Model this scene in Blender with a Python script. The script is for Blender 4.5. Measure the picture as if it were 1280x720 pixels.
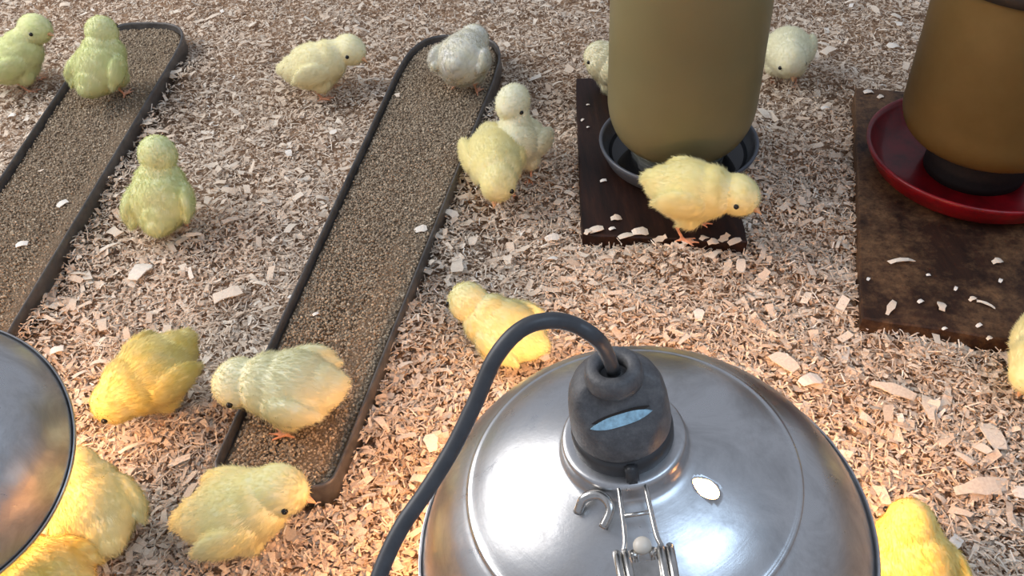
import bpy, bmesh, math, random
import numpy as np
from mathutils import Vector, Matrix

S = bpy.context.scene
for o in list(bpy.data.objects):
    bpy.data.objects.remove(o)
COL = S.collection

# ------------------------------------------------------------------ camera
FPX, CAM_H = 1100.0, 0.5
PITCH, ROLL = math.radians(42.5), math.radians(4.0)
FW = Vector((0, math.cos(PITCH), -math.sin(PITCH)))
_U0 = Vector((0, math.sin(PITCH), math.cos(PITCH)))
RT = Vector((1, 0, 0)) * math.cos(ROLL) - _U0 * math.sin(ROLL)
UP = Vector((1, 0, 0)) * math.sin(ROLL) + _U0 * math.cos(ROLL)
CP = Vector((0, 0, CAM_H))
cd = bpy.data.cameras.new('camera')
cam = bpy.data.objects.new('camera', cd)
COL.objects.link(cam)
cd.sensor_width = 36.0
cd.lens = 36.0 * FPX / 1280.0
cd.clip_start = 0.01
m3 = Matrix((RT, UP, -FW)).transposed()
cam.matrix_world = Matrix.Translation(CP) @ m3.to_4x4()
S.camera = cam

# ------------------------------------------------------------------ light
w = bpy.data.worlds.new('world')
S.world = w
w.use_nodes = True
w.node_tree.nodes['Background'].inputs[0].default_value = (0.80, 0.86, 1.0, 1)
w.node_tree.nodes['Background'].inputs[1].default_value = 0.40


def area(name, loc, target, size, sizey, power, color):
    l = bpy.data.lights.new(name, 'AREA')
    l.shape = 'RECTANGLE'
    l.size, l.size_y, l.energy, l.color = size, sizey, power, color
    o = bpy.data.objects.new(name, l)
    COL.objects.link(o)
    o.location = loc
    d = Vector(target) - Vector(loc)
    o.rotation_euler = d.to_track_quat('-Z', 'Y').to_euler()
    return o


# the barn's daylight: a big window to the left, a roof light above the photographer
area('window_light', (-1.55, 0.95, 1.15), (0.0, 0.35, 0.1), 1.3, 1.1, 27, (1.0, 0.97, 0.95))
area('roof_light', (0.60, -0.22, 1.55), (0.2, 0.4, 0), 0.80, 0.62, 5.5, (0.55, 0.75, 1.0))

S.view_settings.view_transform = 'Standard'
S.view_settings.look = 'None'
S.view_settings.gamma = 1
S.view_settings.use_curve_mapping = False
S.view_settings.exposure = 0.12

rng = np.random.default_rng(7)
random.seed(7)


# ------------------------------------------------------------------ helpers
def at(x, y, z=0.0):
    """the point at height z that the photograph shows at pixel x, y"""
    d = FW + RT * ((x - 640) / FPX) - UP * ((y - 360) / FPX)
    return CP + d * ((z - CAM_H) / d.z)


def along(x, y, depth):
    return CP + (FW + RT * ((x - 640) / FPX) - UP * ((y - 360) / FPX)) * depth


def tag(o, label=None, cat=None, group=None, kind=None):
    if label: o['label'] = label
    if cat: o['category'] = cat
    if group: o['group'] = group
    if kind: o['kind'] = kind
    return o


def empty(name, loc=(0, 0, 0)):
    o = bpy.data.objects.new(name, None)
    o.empty_display_size = 0.02
    COL.objects.link(o)
    o.location = loc
    return o


def link(name, me, mat=None, parent=None, smooth=True):
    o = bpy.data.objects.new(name, me)
    COL.objects.link(o)
    if mat is not None and not me.materials:
        for m in (mat if isinstance(mat, (list, tuple)) else [mat]):
            me.materials.append(m)
    if parent is not None:
        o.parent = parent
    if smooth and len(me.polygons):
        me.polygons.foreach_set('use_smooth', np.ones(len(me.polygons), dtype=bool))
    return o


def from_bm(name, bm, mat=None, parent=None, smooth=True):
    me = bpy.data.meshes.new(name)
    bmesh.ops.recalc_face_normals(bm, faces=bm.faces)
    bm.to_mesh(me)
    bm.free()
    return link(name, me, mat, parent, smooth)


def np_mesh(name, V, F):
    """V (n,3), F (m,k) with constant k"""
    me = bpy.data.meshes.new(name)
    k = F.shape[1]
    me.vertices.add(len(V))
    me.vertices.foreach_set('co', np.ascontiguousarray(V, dtype=np.float32).ravel())
    me.loops.add(F.size)
    me.loops.foreach_set('vertex_index', np.ascontiguousarray(F, dtype=np.int32).ravel())
    me.polygons.add(len(F))
    me.polygons.foreach_set('loop_start', np.arange(0, F.size, k, dtype=np.int32))
    me.update(calc_edges=True)
    return me


def face_attr(me, name, vals):
    a = me.attributes.new(name, 'FLOAT', 'FACE')
    a.data.foreach_set('value', np.ascontiguousarray(vals, dtype=np.float32))


def lathe(bm, prof, seg=48, closed=False, mat=None):
    """prof: list of (r, z); returns nothing; poles closed when r == 0"""
    rings = []
    for r, z in prof:
        if r < 1e-7:
            rings.append([bm.verts.new((0, 0, z))])
        else:
            rings.append([bm.verts.new((r * math.cos(2 * math.pi * i / seg), r * math.sin(2 * math.pi * i / seg), z)) for i in range(seg)])
    pairs = list(zip(rings, rings[1:]))
    if closed: pairs.append((rings[-1], rings[0]))
    for a, b in pairs:
        for i in range(seg):
            j = (i + 1) % seg
            if len(a) == 1 and len(b) == 1: continue
            if len(a) == 1: bm.faces.new((a[0], b[j], b[i]))
            elif len(b) == 1: bm.faces.new((a[i], a[j], b[0]))
            else: bm.faces.new((a[i], a[j], b[j], b[i]))


def catmull(pts, n):
    P = [Vector(p) for p in pts]
    P = [P[0] * 2 - P[1]] + P + [P[-1] * 2 - P[-2]]
    out = []
    for i in range(1, len(P) - 2):
        for k in range(n):
            t = k / n
            a, b, c, d = P[i - 1], P[i], P[i + 1], P[i + 2]
            out.append(0.5 * ((2 * b) + (c - a) * t + (2 * a - 5 * b + 4 * c - d) * t * t + (3 * b - a - 3 * c + d) * t ** 3))
    out.append(P[-2])
    return out


def tube(bm, path, r, seg=10, closed=False, caps=True):
    path = [Vector(p) for p in path]
    n = len(path)
    rad = r if hasattr(r, '__len__') else [r] * n
    rings = []
    prev = None
    for i, p in enumerate(path):
        if closed: t = (path[(i + 1) % n] - path[i - 1]).normalized()
        else: t = (path[min(i + 1, n - 1)] - path[max(i - 1, 0)]).normalized()
        if prev is None:
            u = t.orthogonal().normalized()
        else:
            u = (prev - t * prev.dot(t)).normalized()
        prev = u
        v = t.cross(u)
        rings.append([bm.verts.new(p + (u * math.cos(2 * math.pi * k / seg) + v * math.sin(2 * math.pi * k / seg)) * rad[i]) for k in range(seg)])
    pr = list(zip(rings, rings[1:]))
    if closed: pr.append((rings[-1], rings[0]))
    for a, b in pr:
        for k in range(seg):
            bm.faces.new((a[k], a[(k + 1) % seg], b[(k + 1) % seg], b[k]))
    if caps and not closed:
        bm.faces.new(rings[0][::-1]); bm.faces.new(rings[-1])


# ------------------------------------------------------------------ materials
class NT:
    def __init__(self, name):
        self.m = bpy.data.materials.new(name)
        self.m.use_nodes = True
        self.t = self.m.node_tree
        self.b = self.t.nodes['Principled BSDF']

    def n(self, kind, **kw):
        nd = self.t.nodes.new(kind)
        for k, v in kw.items():
            if hasattr(nd, k) and k not in ('inputs',): setattr(nd, k, v)
            else: nd.inputs[k].default_value = v
        return nd

    def l(self, a, b): self.t.links.new(a, b)

    def ramp(self, fac, stops):
        r = self.n('ShaderNodeValToRGB')
        el = r.color_ramp.elements
        while len(el) < len(stops): el.new(0.5)
        for e, (p, c) in zip(el, stops):
            e.position = p
            e.color = (*c, 1)
        self.l(fac, r.inputs[0])
        return r.outputs[0]

    def noise(self, scale, detail=4, rough=0.6, coord='Object', dist=0.0, vec=None):
        nz = self.n('ShaderNodeTexNoise')
        nz.inputs['Scale'].default_value = scale
        nz.inputs['Detail'].default_value = detail
        nz.inputs['Roughness'].default_value = rough
        nz.inputs['Distortion'].default_value = dist
        if vec is None:
            tc = self.n('ShaderNodeTexCoord')
            vec = tc.outputs[coord]
        self.l(vec, nz.inputs['Vector'])
        return nz.outputs['Fac']

    def bump(self, h, strength=0.3, dist=0.001):
        b = self.n('ShaderNodeBump')
        b.inputs['Strength'].default_value = strength
        b.inputs['Distance'].default_value = dist
        self.l(h, b.inputs['Height'])
        self.l(b.outputs[0], self.b.inputs['Normal'])

    def mix(self, fac, a, b):
        m = self.n('ShaderNodeMix', data_type='RGBA')
        for s, v in ((m.inputs['Factor'], fac), (m.inputs['A'], a), (m.inputs['B'], b)):
            pass
        sock = [i for i in m.inputs if i.enabled]
        ins = {'F': m.inputs[0], 'A': m.inputs[6], 'B': m.inputs[7]}
        for k, v in (('F', fac), ('A', a), ('B', b)):
            if isinstance(v, (int, float)): ins[k].default_value = v
            elif isinstance(v, tuple): ins[k].default_value = (*v, 1)
            else: self.l(v, ins[k])
        return m.outputs[2]

    def set(self, **kw):
        names = {'color': 'Base Color', 'rough': 'Roughness', 'metal': 'Metallic', 'trans': 'Transmission Weight', 'ior': 'IOR', 'sss': 'Subsurface Weight',
                 'coat': 'Coat Weight', 'spec': 'Specular IOR Level', 'sheen': 'Sheen Weight'}
        for k, v in kw.items():
            s = self.b.inputs[names[k]]
            if isinstance(v, bpy.types.NodeSocket): self.l(v, s)
            elif isinstance(v, tuple): s.default_value = (*v, 1)
            else: s.default_value = v
        return self


def sr(r, g, b):
    """sRGB bytes to linear"""
    f = lambda c: (c / 255) / 12.92 if c / 255 <= 0.04045 else ((c / 255 + 0.055) / 1.055) ** 2.4
    return (f(r), f(g), f(b))


def simple(name, col, rough=0.5, metal=0.0, nscale=0, var=0.25, **kw):
    k = NT(name)
    k.set(rough=rough, metal=metal, **kw)
    if nscale:
        f = k.noise(nscale, 5)
        k.set(color=k.ramp(f, [(0.3, tuple(c * (1 - var) for c in col)), (0.7, tuple(min(1, c * (1 + var)) for c in col))]))
    else:
        k.set(color=col)
    return k.m


M = {}
# wood shavings: colour differs from flake to flake
k = NT('shaving')
a = k.n('ShaderNodeAttribute', attribute_name='tone')
c = k.ramp(a.outputs['Fac'], [(0.0, sr(142, 120, 102)), (0.15, sr(198, 174, 152)), (0.40, sr(224, 204, 182)), (0.7, sr(236, 222, 204)), (0.9, sr(244, 234, 218)), (1.0, sr(250, 247, 240))])
tc = k.n('ShaderNodeTexCoord')
gr = k.noise(900, 2, 0.5)
k.set(color=k.mix(0.25, c, k.ramp(gr, [(0.3, sr(170, 136, 108)), (0.7, sr(244, 230, 208))])), rough=0.75, spec=0.2)
M['shaving'] = k.m
k = NT('bedding_base')
k.set(color=k.ramp(k.noise(260, 6, 0.7), [(0.35, sr(126, 100, 80)), (0.5, sr(176, 146, 120)), (0.7, sr(210, 182, 154))]), rough=0.9, spec=0.1)
k.bump(k.noise(300, 5), 0.8, 0.004)
M['base'] = k.m
k = NT('crumbled_feed')
a = k.n('ShaderNodeAttribute', attribute_name='tone')
k.set(color=k.ramp(a.outputs['Fac'], [(0.0, sr(108, 94, 80)), (0.35, sr(156, 139, 119)), (0.8, sr(188, 170, 146)), (1.0, sr(218, 202, 178))]), rough=0.85, spec=0.15)
M['grain'] = k.m
k = NT('feed_bed')
k.set(color=k.ramp(k.noise(500, 5, 0.7), [(0.3, sr(92, 78, 64)), (0.5, sr(132, 114, 94)), (0.75, sr(160, 140, 116))]), rough=0.9, spec=0.1)
k.bump(k.noise(700, 4), 0.8, 0.002)
M['feed'] = k.m
k = NT('galvanised_trough')
k.set(color=k.ramp(k.noise(60, 6, 0.7), [(0.3, sr(74, 71, 70)), (0.7, sr(112, 108, 105))]), rough=0.42, metal=0.35)
M['trough'] = k.m
k = NT('dark_wood')
tc = k.n('ShaderNodeTexCoord')
mp = k.n('ShaderNodeMapping')
mp.inputs['Scale'].default_value = (1, 0.12, 1)
k.l(tc.outputs['Object'], mp.inputs[0])
g = k.noise(120, 8, 0.7, vec=mp.outputs[0])
base = k.ramp(g, [(0.3, sr(20, 11, 9)), (0.55, sr(44, 25, 19)), (0.75, sr(66, 40, 28))])
k.set(color=base, rough=0.55, spec=0.3)
k.bump(g, 0.35, 0.001)
M['wood_dark'] = k.m
k = NT('muddy_wood')
tc = k.n('ShaderNodeTexCoord')
mp = k.n('ShaderNodeMapping')
mp.inputs['Scale'].default_value = (1, 0.15, 1)
k.l(tc.outputs['Object'], mp.inputs[0])
g = k.noise(110, 8, 0.7, vec=mp.outputs[0])
base = k.ramp(g, [(0.3, sr(26, 16, 12)), (0.6, sr(54, 34, 24)), (0.8, sr(78, 52, 36))])
mud = k.noise(14, 9, 0.75)
dirt = k.ramp(k.noise(160, 6, 0.8), [(0.35, sr(62, 42, 30)), (0.65, sr(122, 92, 64))])
k.set(color=k.mix(k.ramp(mud, [(0.42, (0, 0, 0)), (0.56, (1, 1, 1))]), base, dirt), rough=0.6, spec=0.3)
k.bump(mud, 0.5, 0.003)
M['wood_mud'] = k.m
M['grey_plastic'] = simple('grey_dish_plastic', sr(84, 88, 96), 0.35, 0.0, 40, 0.12)
k = NT('red_plastic')
k.set(color=k.ramp(k.noise(45, 6, 0.7), [(0.35, sr(96, 4, 14)), (0.7, sr(150, 8, 24))]), rough=0.38, coat=0.1)
M['red'] = k.m
k = NT('cloudy_jar')
k.set(color=k.ramp(k.noise(9, 4, 0.5), [(0.3, sr(166, 154, 114)), (0.7, sr(182, 170, 128))]), rough=0.32, trans=0.55, ior=1.2, spec=0.35)
M['jar'] = k.m
M['cloudy'] = simple('cloudy_water', sr(166, 152, 108), 0.5, 0, 7, 0.08, sss=0.0)
k = NT('tan_jar')
k.set(color=k.ramp(k.noise(12, 5, 0.6), [(0.3, sr(138, 108, 62)), (0.7, sr(164, 132, 82))]), rough=0.4, trans=0.45, ior=1.2, spec=0.3)
M['jar_tan'] = k.m
M['feed_in_jar'] = simple('feed_in_jar', sr(128, 98, 54), 0.85, 0, 220, 0.3)
k = NT('clear_ring')
k.set(color=(0.85, 0.88, 0.78), rough=0.08, trans=0.9, ior=1.45)
M['clear'] = k.m
M['black_lid'] = simple('dark_lid', sr(40, 30, 22), 0.5, 0, 30, 0.2)
# lamp materials: spun aluminium with rings, smudges and scratches
k = NT('spun_aluminium')
tc = k.n('ShaderNodeTexCoord')
sx = k.n('ShaderNodeSeparateXYZ')
k.l(tc.outputs['Object'], sx.inputs[0])
sq = k.n('ShaderNodeVectorMath', operation='LENGTH')
cx = k.n('ShaderNodeCombineXYZ')
k.l(sx.outputs[0], cx.inputs[0]); k.l(sx.outputs[1], cx.inputs[1])
k.l(cx.outputs[0], sq.inputs[0])
cr = k.n('ShaderNodeCombineXYZ')
k.l(sq.outputs['Value'], cr.inputs[0])
k.l(sx.outputs[2], cr.inputs[1])
ringn = k.noise(420, 4, 0.7, vec=cr.outputs[0])
smud = k.noise(34, 8, 0.7, dist=0.6)
fine = k.noise(260, 4, 0.7)
k.set(color=k.mix(k.ramp(smud, [(0.42, (0, 0, 0)), (0.66, (1, 1, 1))]), (0.66, 0.66, 0.665), (0.46, 0.455, 0.455)), metal=1.0,
      rough=k.ramp(smud, [(0.3, (0.24,) * 3), (0.7, (0.42,) * 3)]))
ad = k.n('ShaderNodeMath', operation='MULTIPLY_ADD')
k.l(ringn, ad.inputs[0]); ad.inputs[1].default_value = 0.7; k.l(fine, ad.inputs[2])
k.bump(ad.outputs[0], 0.10, 0.0006)
M['alu'] = k.m
M['socket'] = simple('grey_socket_plastic', sr(92, 92, 94), 0.5, 0.0, 120, 0.16)
k = NT('gritty_socket')
k.set(color=k.ramp(k.noise(160, 8, 0.8), [(0.3, sr(72, 71, 72)), (0.5, sr(96, 95, 96)), (0.75, sr(124, 122, 120))]), rough=0.5)
k.bump(k.noise(900, 4), 0.35, 0.0008)
M['socket'] = k.m
M['socket_dark'] = simple('dark_socket_plastic', sr(58, 58, 60), 0.45, 0.0, 120, 0.15)
M['rubber'] = simple('grey_cord_rubber', sr(70, 71, 74), 0.42, 0.0, 150, 0.2)
M['wire'] = simple('bright_wire', (0.62, 0.60, 0.57), 0.25, 1.0, 200, 0.15)
M['ceramic'] = simple('pale_knob', sr(225, 215, 200), 0.35, 0)
M['slot'] = simple('painted_sky_glint', sr(165, 205, 225), 0.3, 0, 400, 0.35)  # reflected blue of the sky put into the colour
for nm, st in (('bulb', 30), ('bulb_dim', 13)):
    k = NT('heat_' + nm)
    k.set(color=(1, 0.8, 0.6), rough=0.3)
    k.b.inputs['Emission Color'].default_value = (1.0, 0.50, 0.19, 1)
    k.b.inputs['Emission Strength'].default_value = st
    M[nm] = k.m
# chick: one down material tinted by each chick's own colour
for nm, rough in (('chick_skin', 0.8), ('chick_down', 0.85)):
    k = NT(nm)
    oi = k.n('ShaderNodeObjectInfo')
    f = k.noise(70, 3, 0.6)
    col = k.mix(k.ramp(f, [(0.3, (0, 0, 0)), (0.75, (0.5, 0.5, 0.5))]), oi.outputs['Color'], sr(252, 246, 208))
    k.set(color=col, rough=rough, spec=0.1, sheen=0.25)
    k.b.inputs['Subsurface Radius'].default_value = (0.006, 0.005, 0.003)
    k.b.inputs['Subsurface Scale'].default_value = 1.0
    if nm == 'chick_skin': k.b.inputs['Subsurface Weight'].default_value = 0.0
    if nm == 'chick_down':
        tr = k.n('ShaderNodeBsdfTranslucent')
        k.l(col, tr.inputs[0])
        mx = k.n('ShaderNodeMixShader')
        mx.inputs[0].default_value = 0.33
        out = k.t.nodes['Material Output']
        k.l(k.b.outputs[0], mx.inputs[1]); k.l(tr.outputs[0], mx.inputs[2]); k.l(mx.outputs[0], out.inputs[0])
    M[nm] = k.m
M['leg'] = simple('chick_leg', sr(220, 158, 124), 0.5, 0, 200, 0.12)
M['beak'] = simple('chick_beak', sr(222, 172, 128), 0.4)
M['eye'] = simple('chick_eye', sr(14, 11, 9), 0.12)


# ------------------------------------------------------------------ footprints that the bedding keeps clear of
class Trough:
    """outline of a tray with rounded ends, from its four corner points"""

    def __init__(self, nl, nr, fl, fr, near_round, far_round):
        self.nl, self.nr, self.fl, self.fr = [Vector((*p, 0)) for p in (nl, nr, fl, fr)]
        self.er, self.fr_ = near_round, far_round

    def outline(self, inset=0.0, n=14):
        ax = ((self.fl + self.fr) - (self.nl + self.nr)).normalized()
        pts = []
        cn, cf = (self.nl + self.nr) / 2, (self.fl + self.fr) / 2
        hn, hf = (self.nr - self.nl) / 2, (self.fr - self.fl) / 2
        hn = hn * (1 - inset / hn.length); hf = hf * (1 - inset / hf.length)
        for i in range(n + 1):                       # far end, right to left
            t = math.pi * i / n
            q = 0.62
            c, s = math.cos(t), math.sin(t)
            pts.append(cf + hf * math.copysign(abs(c) ** q, c) + ax * (self.fr_ - inset) * abs(s) ** q)
        for i in range(n + 1):                       # near end, left to right
            t = math.pi * i / n
            c, s = math.cos(t), math.sin(t)
            pts.append(cn - hn * math.copysign(abs(c) ** q, c) - ax * (self.er - inset) * abs(s) ** q)
        return [(p.x, p.y) for p in pts]


T_MID = Trough((-0.206, 0.372), (-0.121, 0.352), (-0.113, 0.872), (-0.003, 0.846), 0.020, 0.10)
T_LEFT = Trough((-0.492, 0.40), (-0.402, 0.395), (-0.486, 0.975), (-0.372, 0.955), 0.03, 0.085)
B1 = [(0.063, 0.588), (0.201, 0.562), (0.223, 0.831), (0.085, 0.857)]
_bx = Vector((0.949, -0.316)); _by = Vector((0.303, 0.953)); _b0 = Vector((0.262, 0.462))
B2 = [tuple(_b0), tuple(_b0 + _bx * 0.29), tuple(_b0 + _bx * 0.29 + _by * 0.347), tuple(_b0 + _by * 0.347)]


def inside(px, py, poly, grow=0.0):
    poly = np.array(poly)
    c = poly.mean(0)
    d = poly - c
    poly = c + d * (1 + grow / np.linalg.norm(d, axis=1)[:, None])
    r = np.zeros(len(px), bool)
    j = len(poly) - 1
    for i in range(len(poly)):
        xi, yi = poly[i]; xj, yj = poly[j]
        cond = ((yi > py) != (yj > py)) & (px < (xj - xi) * (py - yi) / (yj - yi + 1e-12) + xi)
        r ^= cond
        j = i
    return r


BANKS = [((-0.121, 0.352), (-0.003, 0.846), .013), ((-0.402, 0.395), (-0.372, 0.955), .013), ((0.063, 0.582), (0.203, 0.556), .009), ((0.262, 0.456), (0.54, 0.364), .008)]


def ground(x, y):
    """gentle unevenness of the litter, banked up along the outside of the troughs and the near edges of the boards"""
    x = np.asarray(x, float); y = np.asarray(y, float)
    g = 0.003 + 0.0035 * np.sin(x * 31 + 1.3 * np.sin(y * 23)) * np.sin(y * 27 + 0.7) + 0.002 * np.sin(x * 77 + y * 51)
    for (ax, ay), (bx, by), hgt in BANKS:
        dx, dy = bx - ax, by - ay
        L = math.hypot(dx, dy)
        t = ((x - ax) * dx + (y - ay) * dy) / L
        d = ((x - ax) * dy - (y - ay) * dx) / L                 # positive on the outside
        along_ = np.clip(np.minimum(t + .02, L - t + .02) / .06, 0, 1)
        g = g + hgt * along_ * np.where(d >= 0, np.exp(-(d / .028) ** 2), 0) * (0.8 + 0.2 * np.sin(t * 60))
    return g


# ------------------------------------------------------------------ floor of litter
gx, gy = np.meshgrid(np.linspace(-1.5, 1.5, 151), np.linspace(-0.25, 2.1, 119))
V = np.stack([gx.ravel(), gy.ravel(), ground(gx, gy).ravel() - 0.004], 1)
nx = 151
idx = np.arange(150 * 118)
i0 = (idx // 150) * nx + idx % 150
F = np.stack([i0, i0 + 1, i0 + nx + 1, i0 + nx], 1)
floor = tag(link('floor', np_mesh('floor', V, F), M['base']), 'floor strewn with pale wood shavings', kind='structure')


def flakes(n, xs, ys, zs, L, W, curl, tilt, seg=3):
    """curled rectangular shavings, one strip each"""
    yaw = rng.uniform(0, 2 * np.pi, n)
    tx = rng.normal(0, 1, n) * tilt
    ty = rng.normal(0, 1, n) * tilt
    s = np.linspace(-0.5, 0.5, seg + 1)[None, :]
    ang = curl[:, None] * s                                        # arc
    cu = np.where(np.abs(curl) < 1e-3, 1e-3, curl)[:, None]
    lx = np.sin(ang) / cu * L[:, None]
    lz = (np.cos(ang) - np.cos(cu * 0.5)) / cu * L[:, None] * np.sign(rng.uniform(-.4, 1, n))[:, None]
    taper = 1 - rng.uniform(0, 0.6, (n, 1)) * (s + 0.5)
    skew = rng.uniform(-.3, .3, (n, 1))
    pts = []
    for sd in (-0.5, 0.5):
        X = lx + skew * sd * W[:, None]
        Y = sd * W[:, None] * taper
        Z = lz + 0 * Y
        X, Z = X * np.cos(tx)[:, None] - Z * np.sin(tx)[:, None], X * np.sin(tx)[:, None] + Z * np.cos(tx)[:, None]
        Y, Z = Y * np.cos(ty)[:, None] - Z * np.sin(ty)[:, None], Y * np.sin(ty)[:, None] + Z * np.cos(ty)[:, None]
        c, s_ = np.cos(yaw)[:, None], np.sin(yaw)[:, None]
        pts.append(np.stack([X * c - Y * s_ + xs[:, None], X * s_ + Y * c + ys[:, None], Z + zs[:, None]], -1))
    P = np.stack(pts, 2)                                            # n, seg+1, 2, 3
    Vv = P.reshape(-1, 3)
    b = np.arange(n)[:, None] * (seg + 1) * 2 + np.arange(seg)[None, :] * 2
    Ff = np.stack([b, b + 1, b + 3, b + 2], -1).reshape(-1, 4)
    return Vv, Ff


def scatter(n, margin=True):
    """points over the part of the pen in and around the frame"""
    y = rng.uniform(0.14, 1.42, n)
    half = 0.34 + 0.52 * y
    x = rng.uniform(-1, 1, n) * half
    # thin out the far rows a little, they are small in view
    keep = rng.uniform(0, 1, n) < np.clip(1.25 - 0.5 * y, 0.55, 1)
    return x[keep], y[keep]


POLYS = [(T_MID.outline(), 0.001), (T_LEFT.outline(), 0.001), (B1, -0.004), (B2, -0.004)]


def clear(x, y, extra=0.0):
    k_ = np.ones(len(x), bool)
    for poly, g in POLYS:
        k_ &= ~inside(x, y, poly, g + extra)
    return k_


VV, FF, TT, off = [], [], [], 0
for n, (l0, l1), (w0, w1), cmax, tilt, (z0, z1), (t0, t1) in (
        (170000, (.0032, .0068), (.0013, .0028), 2.4, .26, (0, .006), (0, .85)),
        (60000, (.006, .013), (.0006, .0012), 1.2, .24, (.001, .007), (.1, .9)),
        (45000, (.0035, .0085), (.0005, .0013), 3.2, .40, (.002, .0085), (.7, 1.2)),
        (17000, (.006, .010), (.0025, .005), 1.6, .19, (.001, .0065), (.15, 1.0)),
        (3200, (.010, .016), (.004, .008), 1.0, .2, (.003, .007), (.4, 1.0))):
    x, y = scatter(n)
    k_ = clear(x, y, 0.0 if l1 < .009 else 0.003)
    x, y = x[k_], y[k_]
    n = len(x)
    z = ground(x, y) + rng.uniform(z0, z1, n)
    v, f = flakes(n, x, y, z, rng.uniform(l0, l1, n), rng.uniform(w0, w1, n), rng.uniform(-cmax, cmax, n), tilt, 3 if l1 > .007 else 2)
    t = np.clip(rng.uniform(t0, t1, n) * rng.uniform(.55, 1.0, n) + rng.normal(0, .06, n), 0, 1)
    per = len(f) // n
    VV.append(v); FF.append(f + off); TT.append(np.repeat(t, per)); off += len(v)
me = np_mesh('wood_shavings', np.concatenate(VV), np.concatenate(FF))
face_attr(me, 'tone', np.concatenate(TT))
tag(link('wood_shavings', me, M['shaving'], floor, smooth=False), kind='stuff')


# ------------------------------------------------------------------ single large chips
def chip_mesh(L, W, curl, tone, seg=4):
    bm = bmesh.new()
    rows = []
    rr = random.Random(int(L * 1e6 + tone * 1000))
    for i in range(seg + 1):
        s = i / seg - 0.5
        a_ = curl * s
        x = math.sin(a_) / curl * L
        z = (math.cos(a_) - math.cos(curl * .5)) / curl * L
        ww = W * (0.5 + 0.15 * rr.uniform(-1, 1)) * (1 - 0.25 * abs(s) * 2)
        rows.append([[bm.verts.new((x + rr.uniform(-.06, .06) * L, sd * ww, z + dz)) for sd in (-1, 1)] for dz in (0, -0.0006)])
    for a_, b_ in zip(rows, rows[1:]):
        (a0, a1), (a2, a3) = a_
        (b0, b1), (b2, b3) = b_
        bm.faces.new((a0, a1, b1, b0)); bm.faces.new((a2, b2, b3, a3)); bm.faces.new((a0, b0, b2, a2)); bm.faces.new((a1, a3, b3, b1))
    for r_ in (rows[0], rows[-1]):
        bm.faces.new((r_[0][0], r_[0][1], r_[1][1], r_[1][0]))
    bmesh.ops.recalc_face_normals(bm, faces=bm.faces)
    me = bpy.data.meshes.new('wood_chip')
    bm.to_mesh(me); bm.free()
    me.materials.append(M['shaving'])
    face_attr(me, 'tone', np.full(len(me.polygons), tone))
    return me


CHIPS = [chip_mesh(l, w_, c_, t_) for l, w_, c_, t_ in (
    (.017, .009, .5, .82), (.014, .010, .7, .95), (.021, .006, .4, .62), (.013, .007, 1.2, .72), (.018, .011, .35, .7), (.024, .0045, .8, .88), (.015, .008, -.5, .55), (.012, .0085, 1.0, 1.0))]


def chip(parent, x, y, z, i=None, yaw=None, tilt=.15, scale=1.0):
    o = bpy.data.objects.new('wood_chip', CHIPS[random.randrange(len(CHIPS)) if i is None else i])
    COL.objects.link(o)
    o.parent = parent
    o.location = (x, y, z)
    o.rotation_euler = (random.gauss(0, tilt), random.gauss(0, tilt), random.uniform(0, 6.28) if yaw is None else yaw)
    o.scale = (scale,) * 3
    return o


for px, py, i, yaw, sc in ((176, 342, 1, 1.2, 1.6), (285, 370, 4, .4, 1.3), (62, 372, 4, 1.9, 1.5), (1225, 612, 2, .1, 1.7), (1240, 548, 0, 1.6, 1.3), (980, 455, 0, 2.2, 1.3), (1012, 478, 1, .3, 1.2),
                           (1115, 490, 2, -.5, 1.4), (1185, 300, 5, 0, 1), (130, 318, 5, .7, 1.3), (95, 318, 0, .4, 1.3), (690, 300, 1, .2, .9), (1035, 65, 4, .6, 1.0), (1150, 440, 0, .1, 1.3), (1160, 512, 2, 1.3, 1.2)):
    if (px, py) == (1185, 300): continue
    p = at(px, py, .008)
    chip(floor, p.x, p.y, .0105, i, yaw, .1, sc)
x, y = scatter(900)
k_ = clear(x, y, 0.008)
for X, Y in list(zip(x[k_], y[k_]))[:230]:
    chip(floor, X, Y, float(ground(X, Y)) + .0075, scale=random.uniform(.65, 1.0), tilt=.22)


# ------------------------------------------------------------------ troughs and their feed
def build_trough(T, h, z0, label):
    root = empty('feed_trough', ((T.nl.x + T.nr.x + T.fl.x + T.fr.x) / 4, (T.nl.y + T.fl.y) / 2, z0))
    tag(root, label, 'trough', 'long feed troughs')
    ox, oy = root.location.x, root.location.y
    bm = bmesh.new()
    prof = [(0.006, 0.0), (0.0, 0.003), (0.0, h - .003), (0.0004, h - .0008), (0.0014, h), (0.0026, h - .0008), (0.003, h - .003), (0.003, 0.006), (0.008, 0.004)]
    rings = []
    for inset, z in prof:
        rings.append([bm.verts.new((a_ - ox, b_ - oy, z)) for a_, b_ in T.outline(inset)])
    n = len(rings[0])
    for a_, b_ in zip(rings, rings[1:]):
        for i in range(n):
            bm.faces.new((a_[i], a_[(i + 1) % n], b_[(i + 1) % n], b_[i]))
    from_bm('side_wall', bm, M['trough'], root)
    bm = bmesh.new()
    lo = [bm.verts.new((a_ - ox, b_ - oy, 0.0005)) for a_, b_ in T.outline(.006)]
    hi = [bm.verts.new((a_ - ox, b_ - oy, 0.004)) for a_, b_ in T.outline(.007)]
    bm.faces.new(lo); bm.faces.new(hi)
    for i in range(n): bm.faces.new((lo[i], lo[(i + 1) % n], hi[(i + 1) % n], hi[i]))
    from_bm('bottom', bm, M['trough'], root, smooth=False)
    return root


FEED_Z = 0.021


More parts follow.
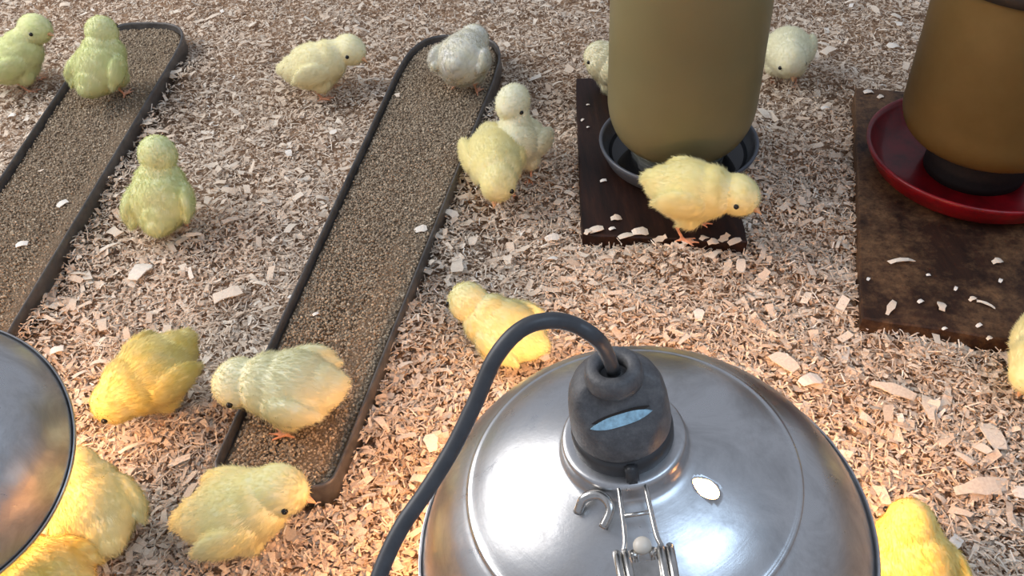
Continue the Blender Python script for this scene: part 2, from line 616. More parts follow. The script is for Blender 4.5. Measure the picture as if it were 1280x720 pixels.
def build_feed(T, label, n_grain, seed):
    r = np.random.default_rng(seed)
    root = empty('crumbled_feed', ((T.nl.x + T.nr.x) / 2, T.nl.y + .1, .006))
    tag(root, label, 'feed', 'crumbled feed in the troughs')
    ox, oy, oz = root.location
    bm = bmesh.new()
    ins = [0.0035, 0.007, 0.014, 0.024, 0.036]
    rings = []
    for q, i_ in enumerate(ins):
        rings.append([bm.verts.new((a_ - ox, b_ - oy, FEED_Z - oz + r.normal(0, .0006) - (.001 if q == 0 else 0))) for a_, b_ in T.outline(i_, 30)])
    skirt = [bm.verts.new((a_ - ox, b_ - oy, 0)) for a_, b_ in T.outline(.0075, 30)]
    n = len(skirt)
    for a_, b_ in zip([skirt] + rings, rings):
        for i in range(n): bm.faces.new((a_[i], a_[(i + 1) % n], b_[(i + 1) % n], b_[i]))
    bm.faces.new(rings[-1])
    bm.faces.new(skirt)
    tag(from_bm('feed_bed', bm, M['feed'], root), kind='stuff')
    ol = np.array(T.outline(.006))
    lo, hi = ol.min(0), ol.max(0)
    x = r.uniform(lo[0], hi[0], n_grain * 3); y = r.uniform(lo[1], hi[1], n_grain * 3)
    k_ = inside(x, y, ol)
    x, y = x[k_][:n_grain], y[k_][:n_grain]
    n = len(x)
    # irregular eight-sided crumbs
    o6 = np.array([(1, 0, 0), (-1, 0, 0), (0, 1, 0), (0, -1, 0), (0, 0, 1), (0, 0, -1)], float)
    f8 = np.array([(0, 2, 4), (2, 1, 4), (1, 3, 4), (3, 0, 4), (2, 0, 5), (1, 2, 5), (3, 1, 5), (0, 3, 5)])
    sz = r.uniform(.0007, .0017, n)[:, None, None] * r.uniform(.6, 1.3, (n, 6, 1))
    P = o6[None] * sz
    a_ = r.uniform(0, 6.28, n)
    c, s = np.cos(a_)[:, None], np.sin(a_)[:, None]
    P = np.stack([P[..., 0] * c - P[..., 1] * s, P[..., 0] * s + P[..., 1] * c, P[..., 2]], -1)
    P += np.stack([x - ox, y - oy, FEED_Z - oz + r.uniform(-.0004, .0014, n)], -1)[:, None]
    me = np_mesh('feed_crumbs', P.reshape(-1, 3), (f8[None] + 6 * np.arange(n)[:, None, None]).reshape(-1, 3))
    face_attr(me, 'tone', np.repeat(np.clip(r.normal(.5, .22, n), 0, 1), 8))
    tag(link('feed_crumbs', me, M['grain'], root, smooth=False), kind='stuff')
    return root


build_trough(T_MID, 0.0245, 0.004, 'long grey feed trough with rounded end running down the middle beside the lamp cord')
build_trough(T_LEFT, 0.0245, 0.004, 'long grey feed trough running out of the left edge of the picture')
fm = build_feed(T_MID, 'brown crumbled feed in the middle trough under the white pecking chick', 24000, 3)
fl = build_feed(T_LEFT, 'dull brown crumbled feed in the trough at the left edge', 17000, 4)
for fd, px, py, i, yaw, sc in ((fm, 497, 121, 3, 1.8, .7), (fm, 526, 289, 1, .2, .8), (fm, 540, 330, 3, .9, .5), (fm, 395, 395, 7, .5, .4), (fl, 79, 257, 7, .8, .9), (fl, 28, 308, 7, .2, .9), (fl, 52, 215, 6, .2, .4)):
    p = at(px, py, FEED_Z) - fd.location
    chip(fd, p.x, p.y, FEED_Z + .0022 - fd.location.z, i, yaw, .1, sc)


# ------------------------------------------------------------------ boards
def board(poly, thick, label, mat, seed):
    c = Vector((sum(p[0] for p in poly) / 4, sum(p[1] for p in poly) / 4, 0))
    rr = random.Random(seed)
    bm = bmesh.new()
    top = []
    n = 14
    pts = []
    for i in range(4):
        a_, b_ = Vector(poly[i]), Vector(poly[(i + 1) % 4])
        for k_ in range(n):
            p = a_.lerp(b_, k_ / n)
            d = (p - c.xy).normalized()
            pts.append(p + d * rr.uniform(-.0008, .0006) - (d * .0012 if k_ == 0 else d * 0))
    def ring(inset, z):
        out = []
        for p in pts:
            d = (p - c.xy)
            q = p - d.normalized() * inset
            out.append(bm.verts.new((q.x - c.x, q.y - c.y, z)))
        return out
    rings = [ring(.0012, 0), ring(0, .001), ring(0, thick - .0012), ring(.0014, thick)]
    m = len(pts)
    for a_, b_ in zip(rings, rings[1:]):
        for i in range(m): bm.faces.new((a_[i], a_[(i + 1) % m], b_[(i + 1) % m], b_[i]))
    bm.faces.new(rings[-1]); bm.faces.new(rings[0])
    o = from_bm('wooden_board', bm, mat, None, smooth=False)
    o.location = (c.x, c.y, 0.0)
    return tag(o, label, 'board', 'boards under the jars')


bd1 = board(B1, .018, 'dark stained board under the grey dish and olive jar', M['wood_dark'], 1)
bd2 = board(B2, .021, 'mud stained dark board under the red dish at the right', M['wood_mud'], 2)


def on_board(bd, px, py, z, i, yaw, sc):
    p = at(px, py, z) - bd.location
    chip(bd, p.x, p.y, z + .0012, i, yaw, .12, sc)


for px, py, i, yaw, sc in ((1127, 328, 5, .1, .95), (1113, 386, 2, .9, .8), (1246, 328, 3, .2, .7), (1085, 116, 7, .1, .8), (1100, 122, 1, .5, .5), (1150, 378, 7, .5, .45), (1176, 384, 3, 1.3, .8), (1215, 375, 3, .4, .5),
                           (1232, 382, 5, -.8, .6), (1180, 412, 7, .4, .35), (1223, 408, 7, .4, .4), (1236, 424, 3, .4, .4), (1194, 362, 7, .9, .35), (1250, 352, 7, .9, .4), (1085, 350, 7, .9, .35), (1160, 345, 7, .1, .3)):
    on_board(bd2, px, py, .021, i, yaw, sc)
for px, py, i, yaw, sc in ((754, 227, 7, .1, .5), (728, 151, 7, .8, .35), (735, 132, 7, .2, .3), (770, 274, 3, .2, .8), (800, 291, 1, .1, 1.0), (765, 287, 7, .4, .5), (735, 160, 7, .7, .3), (905, 298, 6, .7, .8), (880, 299, 3, .7, .8), (782, 296, 0, .3, .8), (745, 288, 0, .3, .8),
                           (735, 291, 3, .9, .7), (825, 299, 6, .3, .8), (918, 303, 0, .3, .7), (860, 303, 0, .4, .7), (891, 304, 3, .3, .8)):
    on_board(bd1, px, py, .018, i, yaw, sc)


# ------------------------------------------------------------------ drinker and feeder jars
def dish_profile(R, h, t=.0022, rin=.03):
    return [(0.0, .0), (R * .80, .0), (R * .90, h * .3), (R * .985, h * .85), (R, h), (R - .0015, h + .0012), (R - t - .0012, h), (R - t - .002, h * .85), (R * .88 - t, h * .35), (R * .78, t + .001), (0.0, t)]


def jar_profile(R, z_neck, rn, z_sh, z_top, t=0.0):
    """upside-down jar: neck below, rounded shoulder, straight wall, base on top"""
    R -= t; rn -= t
    p = [(rn, z_neck)]
    p.append((rn, z_neck + (z_sh - z_neck) * .12))
    for i in range(1, 11):
        a_ = math.pi / 2 * i / 10
        p.append((rn + (R - rn) * math.sin(a_) ** .9, z_neck + (z_sh - z_neck) * (.12 + .88 * (1 - math.cos(a_)))))
    p += [(R, z_sh + (z_top - z_sh) * .5), (R, z_top - .02 - t), (R * .985, z_top - .01 - t), (R * .93, z_top - .003 - t), (R * .82, z_top - t), (0, z_top - t)]
    return p


dk = empty('drinker', (.164, .690, .018))
tag(dk, 'olive cloudy upside-down drinking jar standing in a grey plastic dish', 'drinker')
bm = bmesh.new(); lathe(bm, dish_profile(.0735, .023), 64); from_bm('dish', bm, M['grey_plastic'], dk)
bm = bmesh.new(); lathe(bm, [(0, .014)] + jar_profile(.0665, .014, .034, .070, .235), 64); jr = from_bm('jar', bm, M['jar'], dk)
bm = bmesh.new(); lathe(bm, [(0, .0165)] + jar_profile(.0665, .016, .034, .070, .233, .0028), 48); from_bm('cloudy_water', bm, M['cloudy'], dk)
bm = bmesh.new(); lathe(bm, [(.0352, .004), (.0425, .004), (.0435, .007), (.0435, .022), (.0425, .026), (.040, .027), (.0352, .026)], 48, closed=True); from_bm('neck_ring', bm, M['clear'], dk)
bm = bmesh.new(); lathe(bm, [(0, .0026), (.062, .0026), (.064, .011), (.060, .0113), (0.0, .0113)], 48)
k = NT('dish_water'); k.set(color=sr(30, 30, 32), rough=.06, spec=.4); from_bm('dish_water', bm, k.m, dk)

fd2 = empty('jar_feeder', (.420, .635, .021))
tag(fd2, 'tan feed jar standing in a round red plastic dish', 'feeder')
bm = bmesh.new(); lathe(bm, dish_profile(.0955, .026, .0028), 72); from_bm('dish', bm, M['red'], fd2)
bm = bmesh.new(); lathe(bm, [(.0, .032)] + jar_profile(.0730, .032, .046, .066, .198), 64); from_bm('jar', bm, M['jar_tan'], fd2)
bm = bmesh.new(); lathe(bm, [(.0, .0345)] + jar_profile(.0730, .034, .046, .066, .195, .003), 48); from_bm('feed_inside', bm, M['feed_in_jar'], fd2)
bm = bmesh.new(); lathe(bm, [(.0, .2015), (.058, .2015), (.072, .1985), (.0745, .191), (.076, .184), (.0740, .183), (.0737, .186), (.071, .196), (.056, .199), (.0, .199)], 64); from_bm('lid', bm, M['black_lid'], fd2)
bm = bmesh.new(); lathe(bm, [(0, .0035), (.042, .0035), (.042, .010), (.040, .014), (.040, .0325), (0, .0325)], 48); from_bm('neck', bm, simple('dark_neck', sr(26, 13, 10), .8, 0, 300, .4), fd2)


# ------------------------------------------------------------------ heat lamps
def reflector(R, parent, holes):
    s = R / .108
    ctrl = [(.1085, .0035), (.1092, .0012), (.1085, -.0006), (.1070, -.0004), (.1062, .0012), (.1050, .0040), (.1030, .0090), (.1000, .0160), (.0955, .0250), (.0900, .0335), (.0830, .0420), (.0765, .0480),
            (.0735, .0503), (.0725, .0517), (.0715, .0520), (.0700, .0528), (.0640, .0572), (.0560, .0620), (.0470, .0662), (.0390, .0692), (.0330, .0712), (.0290, .0726), (.0268, .0742), (.0258, .0765), (.0254, .0800), (.0250, .0822), (.0235, .0828), (.0190, .0830)]
    prof = catmull([(a_, 0, b_) for a_, b_ in ctrl], 4)
    prof = [(p.x * s, p.z * s) for p in prof]
    seg = 224
    bm = bmesh.new()
    rings = [[bm.verts.new((r * math.cos(2 * math.pi * i / seg), r * math.sin(2 * math.pi * i / seg), z)) for i in range(seg)] for r, z in prof]
    faces = []
    for a_, b_ in zip(rings, rings[1:]):
        for i in range(seg):
            faces.append(bm.faces.new((a_[i], a_[(i + 1) % seg], b_[(i + 1) % seg], b_[i])))
    # vent holes cut right through the metal
    sl = [0.0]
    for (r0, z0), (r1, z1) in zip(prof, prof[1:]): sl.append(sl[-1] + math.hypot(r1 - r0, z1 - z0))
    vs = {}
    for ri, rg in enumerate(rings):
        for i, v in enumerate(rg): vs[v] = (2 * math.pi * i / seg, ri)
    for th, rr, ha, hb in holes:
        ri0 = min((i for i in range(20, len(prof))), key=lambda i: abs(prof[i][0] - rr))
        def uv(v):
            t, ri = vs[v]
            d = (t - th + math.pi) % (2 * math.pi) - math.pi
            return d * prof[ri][0], sl[ri] - sl[ri0]
        def rho(u, v_):
            aa = ha * (1.0 - .35 * max(0, v_ / hb))
            return math.hypot(u / aa, v_ / hb)
        dead = []
        for f in list(bm.faces):
            vv = [uv(v) for v in f.verts]
            u, v_ = sum(q[0] for q in vv) / 4, sum(q[1] for q in vv) / 4
            if max(abs(q[0]) for q in vv) < ha * 3 and abs(u) < ha * 1.5 and abs(v_) < hb * 1.5 and rho(u, v_) < 1: dead.append(f)
        edge = set()
        dset = set(dead)
        for f in dead:
            for v in f.verts:
                if any(g not in dset for g in v.link_faces): edge.add(v)
        for v in edge:
            u, v_ = uv(v)
            q = rho(u, v_)
            u, v_ = u / q, v_ / q
            ss = sl[ri0] + v_
            j = max(1, min(len(sl) - 1, next((i for i in range(len(sl)) if sl[i] > ss), len(sl) - 1)))
            t = (ss - sl[j - 1]) / (sl[j] - sl[j - 1])
            r = prof[j - 1][0] * (1 - t) + prof[j][0] * t
            z = prof[j - 1][1] * (1 - t) + prof[j][1] * t
            a_ = th + u / r
            v.co = (r * math.cos(a_), r * math.sin(a_), z)
        bmesh.ops.delete(bm, geom=dead, context='FACES')
    o = from_bm('reflector', bm, M['alu'], parent)
    md = o.modifiers.new('thickness', 'SOLIDIFY')
    md.thickness = .0010 * s
    md.offset = -1
    return o


def build_lamp(R, center, normal, spin, label, holes, cord=None, bulb='bulb'):
    s = R / .108
    root = empty('heat_lamp', center)
    zax = Vector(normal).normalized()
    yax = (Vector((math.sin(spin), math.cos(spin), 0)))
    xax = yax.cross(zax).normalized()
    yax = zax.cross(xax)
    root.rotation_euler = Matrix((xax, yax, zax)).transposed().to_euler()
    tag(root, label, 'lamp', 'aluminium heat lamps')
    reflector(R, root, holes)
    sock = empty('socket'); sock.parent = root
    clamp = empty('clamp_bracket'); clamp.parent = root
    sc = lambda pr: [(a_ * s, b_ * s) for a_, b_ in pr]
    # socket: dark base band, grey bell-shaped body
    bm = bmesh.new()
    lathe(bm, sc([(.0, .079), (.0175, .079), (.0208, .080), (.0212, .083), (.0212, .0895), (.0204, .0915), (.0180, .0925), (.0, .0925)]), 56)
    from_bm('base_band', bm, M['socket_dark'], sock)
    bm = bmesh.new()
    lathe(bm, sc([(.0, .0915), (.0195, .0915), (.0204, .0930), (.0207, .0950), (.0204, .1010), (.0199, .1080), (.0190, .1140), (.0172, .1185), (.0145, .1212), (.0115, .1225), (.0, .1230)]), 56)
    # the flat sloping face that carries the painted sky reflection
    pn = Vector((.08, -.78, .62)).normalized(); pd = .0755 * s
    p0 = Vector((0, -.0135, .1085)) * s
    for v in bm.verts:
        d = (v.co - p0).dot(pn)
        if d > 0: v.co -= pn * d
    body = from_bm('socket_body', bm, M['socket'], sock)
    bm = bmesh.new()
    lathe(bm, sc([(.0055, .1205), (.0112, .1205), (.0116, .1225), (.0108, .1275), (.0095, .1290), (.0066, .1292), (.0055, .1275)]), 40, closed=True)
    from_bm('cord_grommet', bm, M['socket'], sock)
    # pale blue strip painting a sky reflection on the sloping face
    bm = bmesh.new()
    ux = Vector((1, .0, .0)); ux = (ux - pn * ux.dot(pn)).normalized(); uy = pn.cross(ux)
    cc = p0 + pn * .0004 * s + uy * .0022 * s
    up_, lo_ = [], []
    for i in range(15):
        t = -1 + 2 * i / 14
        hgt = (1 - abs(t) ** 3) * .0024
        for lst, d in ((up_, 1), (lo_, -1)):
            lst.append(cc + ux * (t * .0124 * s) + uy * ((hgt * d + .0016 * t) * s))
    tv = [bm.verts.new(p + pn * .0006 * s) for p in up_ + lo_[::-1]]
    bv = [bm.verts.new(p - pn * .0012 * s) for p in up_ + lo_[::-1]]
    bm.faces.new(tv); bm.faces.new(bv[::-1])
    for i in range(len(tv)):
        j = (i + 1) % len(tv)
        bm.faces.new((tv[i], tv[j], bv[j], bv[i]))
    o = from_bm('sky_glint', bm, M['slot'], sock, smooth=False)
    o['label'] = 'pale blue sky reflection painted on the socket'
    # dark recess above the painted reflection
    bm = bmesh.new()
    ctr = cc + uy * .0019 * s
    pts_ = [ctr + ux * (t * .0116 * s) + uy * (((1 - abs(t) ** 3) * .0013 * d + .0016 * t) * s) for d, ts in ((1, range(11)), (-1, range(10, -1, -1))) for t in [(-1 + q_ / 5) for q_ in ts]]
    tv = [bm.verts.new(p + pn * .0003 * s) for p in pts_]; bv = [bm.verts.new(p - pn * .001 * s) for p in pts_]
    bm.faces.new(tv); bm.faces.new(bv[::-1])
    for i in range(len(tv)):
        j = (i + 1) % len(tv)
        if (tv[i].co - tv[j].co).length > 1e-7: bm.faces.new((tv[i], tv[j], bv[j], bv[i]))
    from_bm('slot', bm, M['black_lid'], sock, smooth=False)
    # tab that closes the band
    bm = bmesh.new()
    bmesh.ops.create_cube(bm, size=1, matrix=Matrix.Translation(Vector((.0008, -.0222, .0855)) * s) @ Matrix.Diagonal((.0052 * s, .005 * s, .0125 * s, 1)))
    bmesh.ops.bevel(bm, geom=bm.edges[:], offset=.0009 * s, segments=2, affect='EDGES')
    from_bm('band_tab', bm, M['socket_dark'], sock)
    # wire bracket, two rods and a cross wire
    q = lambda *p: [Vector(v) * s for v in p]
    for sd in (-1, 1):
        bm = bmesh.new()
        tube(bm, catmull(q((.0052 * sd, -.0215, .081), (.0053 * sd, -.026, .082), (.0056 * sd, -.038, .0815), (.0062 * sd, -.048, .081), (.0085 * sd, -.055, .080), (.010 * sd, -.066, .078)), 6), .00105 * s, 10)
        from_bm('bracket_wire', bm, M['wire'], clamp)
    bm = bmesh.new()
    tube(bm, q((-.0056, -.037, .0815), (.0056, -.037, .0815)), .0009 * s, 8)
    from_bm('cross_wire', bm, M['wire'], clamp)
    bm = bmesh.new()
    bmesh.ops.create_uvsphere(bm, u_segments=24, v_segments=16, radius=.0036 * s, matrix=Matrix.Translation(Vector((.0, -.0505, .0815)) * s) @ Matrix.Diagonal((1, 1, .8, 1)))
    from_bm('knob', bm, M['ceramic'], clamp)
    for sd in (-1, 1):                                # coils of the clamp spring
        bm = bmesh.new()
        path = []
        turns, n = 2, 72
        for i in range(n + 1):
            t = i / n
            a_ = 2 * math.pi * turns * t + math.pi / 2
            path.append(Vector((sd * (.0036 + .0066 * t), -.070 + .0170 * math.sin(a_), .0815 + .0075 * math.cos(a_))) * s)
        tube(bm, path, .0017 * s, 9)
        from_bm('spring_coil', bm, M['wire'], clamp)
    for sd in (-1, 1):                                # the two sheet-metal jaws of the clamp
        bm = bmesh.new()
        pr = q((0, -.060, .082 + .004 * sd), (0, -.075, .082 + .006 * sd), (0, -.100, .082 + .012 * sd), (0, -.118, .082 + .006 * sd))
        L, Rr_ = [], []
        for p in catmull(pr, 4):
            L.append([bm.verts.new(p + Vector((x_ * s, 0, z_ * s))) for x_, z_ in ((-.009, 0), (.009, 0), (.009, .0012), (-.009, .0012))])
        for a_, b_ in zip(L, L[1:]):
            for i in range(4): bm.faces.new((a_[i], a_[(i + 1) % 4], b_[(i + 1) % 4], b_[i]))
        bm.faces.new(L[0]); bm.faces.new(L[-1][::-1])
        from_bm('clamp_jaw', bm, M['wire'], clamp, smooth=False)
    # bent metal ears beside the left vent
    bm = bmesh.new()
    tube(bm, catmull(q((-.0235, -.0270, .0725), (-.0195, -.0245, .0785), (-.0130, -.0255, .0800), (-.0098, -.0310, .0785), (-.0140, -.0365, .0740)), 6), .0021 * s, 8)
    from_bm('hanger_hook', bm, M['wire'], root)
    # bulb
    bm = bmesh.new()
    lathe(bm, sc([(.0, .000), (.025, .0015), (.045, .008), (.0555, .019), (.0570, .026), (.0560, .040), (.0490, .053), (.0380, .0615), (.0240, .0670), (.0155, .070), (.0155, .078), (.0, .078)]), 40)
    from_bm('bulb', bm, M[bulb], root)
    # cord
    bm = bmesh.new()
    bpy.context.view_layer.update()
    inv = (Matrix.Translation(root.location) @ root.rotation_euler.to_matrix().to_4x4()).inverted()
    start = q((0, 0, .1235), (0, .0, .127))
    if cord: path = start + [inv @ p for p in cord]
    else: path = start + q((-.004, .002, .140), (-.02, .006, .158), (-.055, .01, .165), (-.10, .0, .15), (-.16, -.03, .13), (-.24, -.05, .14))
    tube(bm, catmull(path, 10), .0027 * min(1, s * 1.1), 16)
    from_bm('cord', bm, M['rubber'], root)
    return root


CORD = [along(750, 428, .288), along(718, 406, .281), along(682, 401, .277), (along(648, 414, .276)), along(618, 449, .277), along(594, 503, .279), along(566, 560, .280), along(534, 612, .279), along(500, 662, .277), along(474, 720, .274), along(452, 800, .268), along(440, 900, .255)]
build_lamp(.108, (.0527, .2314, .1204), (-.128, -.033, 1), 0.0, 'round aluminium heat lamp in the foreground with a grey socket and looping cord',
           [(math.radians(-38), .0372, .0040, .0060)], CORD)
build_lamp(.085, (-.350, .326, .098), (.13, -.45, 1), 0.3, 'dull aluminium heat lamp cut off by the left edge of the picture',
           [(math.radians(20), .046, .0030, .0050)], bulb='bulb_dim')


# ------------------------------------------------------------------ chicks
CH_RAW = []


def sphere(bm, c, r, rot=None, sub=3):
    mt = Matrix.Translation(c) @ (rot.to_4x4() if rot else Matrix.Identity(4)) @ Matrix.Diagonal((*r, 1) if hasattr(r, '__len__') else (r, r, r, 1))
    bmesh.ops.create_icosphere(bm, subdivisions=sub, radius=1, matrix=mt)


def make_chick(label, body, head, beak, scale=1.0, base=0.004, tint=(240, 222, 130), yaw=None, pitch=None, legs=True, hr=1.0, wide=1.0, feet=None, fluff=1.0):
    """body, head, beak: (pixel x, pixel y, height above the chick's ground)"""
    s = scale
    hr = hr * 1.2
    B = at(body[0], body[1], base + body[2]); H = at(head[0], head[1], base + head[2])
    d2 = Vector((H.x - B.x, H.y - B.y, 0))
    if yaw is not None: d2 = Vector((math.cos(yaw), math.sin(yaw), 0))
    fwd = d2.normalized()
    org = Vector((B.x, B.y, base))
    root = empty('chick', org)
    root.rotation_euler = (0, 0, math.atan2(fwd.y, fwd.x))
    tag(root, label, 'chick', 'yellow chicks on the litter')
    to = root.rotation_euler.to_matrix().inverted()
    b = Vector((0, 0, body[2]))
    h = to @ (H - org)
    K = at(beak[0], beak[1], base + beak[2])
    hd = (to @ (K - H)).normalized()                       # where the beak points
    bp = pitch if pitch is not None else max(-.5, min(.6, math.atan2(h.z - b.z, max(.02, math.hypot(h.x, h.y))) * .55))
    Rb = Matrix.Rotation(-bp, 3, 'Y')
    P = lambda x, y, z: b + Rb @ Vector((x * s, y * s, z * s))
    parts = []
    bm = bmesh.new()
    sphere(bm, P(-.002, 0, 0), (.0345 * s, .0300 * s * wide, .0285 * s), Rb)
    sphere(bm, P(-.024, 0, .004), (.0190 * s, .0185 * s * wide, .0185 * s), Rb)
    sphere(bm, P(-.036, 0, .009), (.0105 * s, .0110 * s, .0085 * s), Rb)
    br = P(.0165, 0, .001)
    sphere(bm, br, (.0245 * s, .0255 * s * wide, .0250 * s), Rb)
    sphere(bm, P(.004, 0, -.010), (.024 * s, .023 * s, .022 * s), Rb)
    r0, r1 = .0215 * s, .0138 * s * hr
    nb = P(.014, 0, .008)
    for i in range(1, 7):
        t = i / 7
        mid = nb.lerp(h - hd * .003 * s, t)
        rr = r0 * (1 - t) + r1 * t - .0028 * s * math.sin(t * math.pi)
        sphere(bm, mid, rr)
    hq = hd.to_track_quat('X', 'Z').to_matrix()
    sphere(bm, h, (.0178 * s * hr, .0155 * s * hr, .0158 * s * hr), hq)
    sphere(bm, h + hd * .0085 * s * hr + hq @ Vector((0, 0, -.002)) * s, (.0095 * s * hr, .0098 * s * hr, .0092 * s * hr), hq)       # cheeks towards the beak
    for sd in (-1, 1):                                      # folded wings
        wr = Rb @ Matrix.Rotation(-.16 * sd, 3, 'Z') @ Matrix.Rotation(.22, 3, 'Y')
        sphere(bm, P(-.005, .0275 * sd * wide, .003), (.0225 * s, .0070 * s, .0140 * s), wr)
        sphere(bm, P(-.021, .0262 * sd * wide, .0005), (.0110 * s, .0048 * s, .0070 * s), wr)
    legsegs = []
    for sd in (-1, 1):
        hip = P(.0, .0145 * sd, -.012)
        gait = .004 * sd
        knee = Vector((hip.x + .004 * s, .0150 * sd * s, max(.020 * s, hip.z - .014 * s)))
        sphere(bm, hip.lerp(knee, .45), (.0125 * s, .0105 * s, .0145 * s))
        hock = Vector((knee.x - .009 * s + gait, .0150 * sd * s, .0165 * s))
        foot = Vector((hock.x + .008 * s, .0155 * sd * s, .0022))
        legsegs += [(knee, hock, .0034 * s, .0021 * s), (hock, foot, .0019 * s, .0018 * s)]
        for a_, ln in ((-.5, .013), (0, .016), (.5, .013), (math.pi - .3 * sd, .008)):
            tip = foot + Vector((math.cos(a_) * ln * s, math.sin(a_) * ln * s, -.0008))
            legsegs.append((foot, tip, .0017 * s, .0012 * s))
    for a_, b_, ra, rb_ in legsegs:
        n = max(2, int((b_ - a_).length / .0035))
        tube(bm, [a_.lerp(b_, i / n) for i in range(n + 1)], [ra * (1 - i / n) + rb_ * i / n for i in range(n + 1)], 8)
    me = bpy.data.meshes.new('raw')
    bm.to_mesh(me); bm.free()
    raw = bpy.data.objects.new('raw', me)
    COL.objects.link(raw)
    md = raw.modifiers.new('r', 'REMESH'); md.mode = 'VOXEL'; md.voxel_size = .00125
    md = raw.modifiers.new('s', 'SMOOTH'); md.factor = .5; md.iterations = 5
    col = (*sr(*tint), 1)
    # beak
    bk = h + hd * (.0150 * s * hr) + hq @ Vector((0, 0, -.0020)) * s
    bm = bmesh.new()
    for up in (1, -1):
        ln = .0105 if up > 0 else .0085
        rings = []
        for i in range(7):
            t = i / 6
            c = Vector((t * ln, 0, up * .0004 - .0022 * t * t * (1 if up > 0 else .55))) * s
            wv, hv = .0036 * (1 - t ** 1.6) * s + .00025, .0028 * (1 - t ** 1.7) * s * (1 if up > 0 else .7) + .0002
            rings.append([bm.verts.new(bk + hq @ (c + Vector((0, math.cos(a_) * wv, max(0, math.sin(a_)) * hv * up)))) for a_ in [2 * math.pi * k_ / 10 for k_ in range(10)]])
        for a_, b_ in zip(rings, rings[1:]):
            for k_ in range(10): bm.faces.new((a_[k_], a_[(k_ + 1) % 10], b_[(k_ + 1) % 10], b_[k_]))
        bm.faces.new(rings[0]); bm.faces.new(rings[-1])
    from_bm('beak', bm, M['beak'], root)
    for sd in (-1, 1):
        bm = bmesh.new()
        e = h + hq @ (Vector((.0074, .0142 * sd, .0022)) * s * hr)
        bmesh.ops.create_uvsphere(bm, u_segments=14, v_segments=10, radius=.0025 * s, matrix=Matrix.Translation(e))
        from_bm('eye', bm, M['eye'], root)
    CH_RAW.append(dict(root=root, raw=raw, col=col, h=h, hd=hd, b=b, Rb=Rb, s=s, legsegs=legsegs, bk=bk, fluff=fluff, hr=hr))


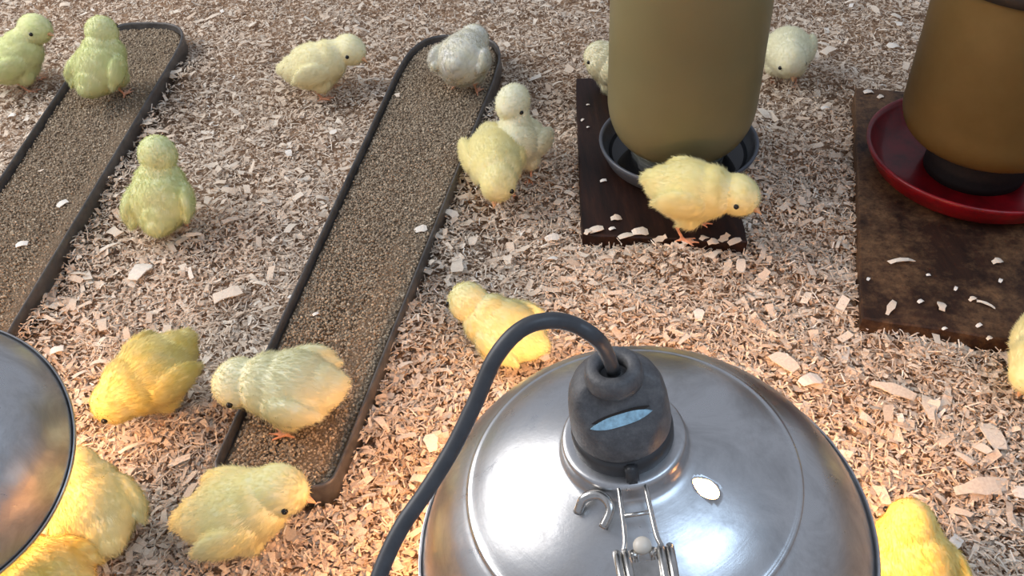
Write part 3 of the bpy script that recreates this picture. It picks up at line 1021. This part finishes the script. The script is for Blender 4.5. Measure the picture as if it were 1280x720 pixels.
def finish_chicks():
    bpy.context.view_layer.update()
    dg = bpy.context.evaluated_depsgraph_get()
    for n_, c in enumerate(CH_RAW):
        r = np.random.default_rng(100 + n_)
        me = bpy.data.meshes.new_from_object(c['raw'].evaluated_get(dg))
        me.name = 'body'
        me.materials.clear()
        me.materials.append(M['chick_skin']); me.materials.append(M['leg'])
        nv, nf = len(me.vertices), len(me.polygons)
        co = np.empty(nv * 3, np.float32); me.vertices.foreach_get('co', co); co = co.reshape(-1, 3)
        me.update()
        no = np.empty(nv * 3, np.float32); me.vertices.foreach_get('normal', no); no = no.reshape(-1, 3)
        s = c['s']
        leg = np.zeros(nv, bool)
        for a_, b_, ra, rb_ in c['legsegs']:
            a_ = np.array(a_); b_ = np.array(b_)
            ab = b_ - a_
            t = np.clip(((co - a_) @ ab) / (ab @ ab), 0, 1)
            d = np.linalg.norm(co - (a_ + t[:, None] * ab), axis=1)
            leg |= (d < .0040 * s) & (co[:, 2] < .0185 * s)
        ls = np.empty(nf, np.int32); me.polygons.foreach_get('loop_start', ls)
        li = np.empty(len(me.loops), np.int32); me.loops.foreach_get('vertex_index', li)
        fm_ = leg[li[ls]]
        me.polygons.foreach_set('material_index', fm_.astype(np.int32))
        bo = link('body', me, None, c['root'])
        bo.color = c['col']
        # down: fine blades combed from beak to tail, with the body's own shading normals
        n = int(34000 * s * s)
        fc = np.empty(nf * 3, np.float32); me.polygons.foreach_get('center', fc); fc = fc.reshape(-1, 3)
        ar = np.empty(nf, np.float32); me.polygons.foreach_get('area', ar)
        bkd = np.linalg.norm(fc - np.array(c['bk']), axis=1)
        wgt = ar * (~fm_) * (bkd > .0035 * s)
        for sd in (-1, 1):
            e = np.array(c['h'] + c['hd'].to_track_quat('X', 'Z').to_matrix() @ (Vector((.0074, .0142 * sd, .0022)) * s * c['hr']))
            wgt *= np.linalg.norm(fc - e, axis=1) > .0036 * s
        pick = r.choice(nf, n, p=wgt / wgt.sum())
        vi = li[ls[pick]]
        root_ = fc[pick] + r.normal(0, .0004, (n, 3)) - no[vi] * .0006
        nr = no[vi]
        hd = np.array(c['hd']); h = np.array(c['h'])
        back = np.array(c['Rb'] @ Vector((-1, 0, .10)))
        dh = np.linalg.norm(root_ - h, axis=1)
        wh = np.clip(1 - (dh - .013 * s) / (.014 * s), 0, 1)[:, None]
        comb = back[None] * (1 - wh) + (-hd)[None] * wh + np.array([0, 0, -.25])
        comb = comb - nr * (comb * nr).sum(1, keepdims=True)
        comb /= np.linalg.norm(comb, axis=1, keepdims=True) + 1e-6
        dr = nr * r.uniform(.15, .48, (n, 1)) + comb * .85 + r.normal(0, .20, (n, 3))
        dr /= np.linalg.norm(dr, axis=1, keepdims=True)
        ln = (r.uniform(.0032, .0072, n) * (1 - .45 * wh[:, 0]) * s * c['fluff'])[:, None]
        side = np.cross(dr, nr + r.normal(0, .15, (n, 3)))
        side /= np.linalg.norm(side, axis=1, keepdims=True) + 1e-9
        wd = r.uniform(.00026, .00046, n)[:, None]
        flip = (np.cross(side, dr) * nr).sum(1) < 0
        side[flip] *= -1
        p0 = root_ - side * wd; p1 = root_ + side * wd; p2 = root_ + dr * ln + np.array([0, 0, -.0004])
        Vd = np.stack([p0, p1, p2], 1).reshape(-1, 3)
        Fd = (np.arange(n)[:, None] * 3 + np.arange(3)[None]).reshape(-1, 3)
        md = np_mesh('down', Vd, Fd)
        md.polygons.foreach_set('use_smooth', np.ones(n, bool))
        cn = nr * .95 + dr * .12
        cn /= np.linalg.norm(cn, axis=1, keepdims=True)
        md.normals_split_custom_set_from_vertices(np.repeat(cn, 3, axis=0).tolist())
        do = tag(link('down', md, M['chick_down'], c['root'], smooth=False), kind='stuff')
        do.color = c['col']
        rm = c['raw'].data
        bpy.data.objects.remove(c['raw'])
        bpy.data.meshes.remove(rm)


Y1, Y2, PALE, GREY, ORG, GRN = (253, 243, 180), (253, 248, 210), (248, 245, 216), (240, 238, 230), (252, 226, 124), (236, 242, 184)
FT = FEED_Z + .001
make_chick('chick at the upper left corner looking right, cut by the frame', (16, 74, .038), (44, 36, .066), (74, 44, .062), .88, tint=GRN)
make_chick('greenish yellow chick seen from behind on top of the left trough', (125, 82, .038), (127, 40, .066), (133, 20, .06), .88, base=FT, tint=GRN)
make_chick('pale yellow chick facing right between the two troughs', (394, 82, .036), (437, 62, .048), (461, 76, .040), .86, tint=Y2)
make_chick('greyish white chick pecking at the far end of the middle trough', (578, 74, .038), (592, 50, .028), (596, 34, .01), .88, base=FT, tint=GREY, yaw=1.3)
make_chick('upright pale chick facing the camera behind another beside the middle trough', (649, 176, .036), (641, 128, .076), (632, 148, .066), .82, tint=PALE, yaw=-1.9, pitch=.45)
make_chick('yellow chick bowing its head towards the camera in front of an upright chick', (618, 198, .037), (623, 226, .034), (617, 254, .020), .88, tint=Y1)
make_chick('greenish chick seen from behind right of the left trough', (200, 248, .037), (197, 193, .070), (188, 170, .066), .88, tint=GRN, yaw=1.65, pitch=.4)
make_chick('yellow chick leaning down to the left beside the left lamp', (188, 468, .037), (146, 500, .035), (119, 526, .018), .87, tint=(246, 226, 132))
make_chick('pale yellow chick standing in the middle trough pecking to the left', (364, 484, .037), (298, 478, .038), (276, 508, .018), .87, base=FT, tint=Y2)
make_chick('yellow chick facing right at the near end of the middle trough', (296, 638, .036), (349, 612, .050), (390, 624, .042), .84, tint=Y1)
make_chick('yellow chick partly hidden behind the left lamp, its head turned away', (118, 634, .037), (96, 588, .050), (72, 573, .04), .80, tint=Y1)
make_chick('orange yellow chick at the bottom left corner beside the left lamp', (54, 722, .036), (22, 704, .045), (-5, 704, .035), .78, tint=ORG)
make_chick('yellow chick behind the lamp cord, turned to the upper left', (630, 412, .036), (586, 378, .050), (562, 360, .044), .79, tint=Y1)
make_chick('yellow chick stepping to the right in front of the grey dish', (864, 238, .044), (922, 243, .046), (952, 264, .040), .88, base=.0185, tint=Y1)
make_chick('pale chick half hidden behind the left side of the olive jar', (772, 84, .038), (750, 70, .048), (733, 76, .040), .82, tint=PALE)
make_chick('pale yellow chick right of the olive jar facing the camera', (985, 64, .036), (988, 74, .042), (992, 96, .028), .82, tint=PALE)
make_chick('yellow chick at the right edge with its head down beside the board', (1314, 440, .038), (1292, 464, .036), (1279, 484, .024), .78, tint=Y1)
make_chick('yellow chick at the bottom right beside the foreground lamp', (1143, 704, .040), (1138, 656, .056), (1134, 628, .052), .74, tint=ORG)
finish_chicks()
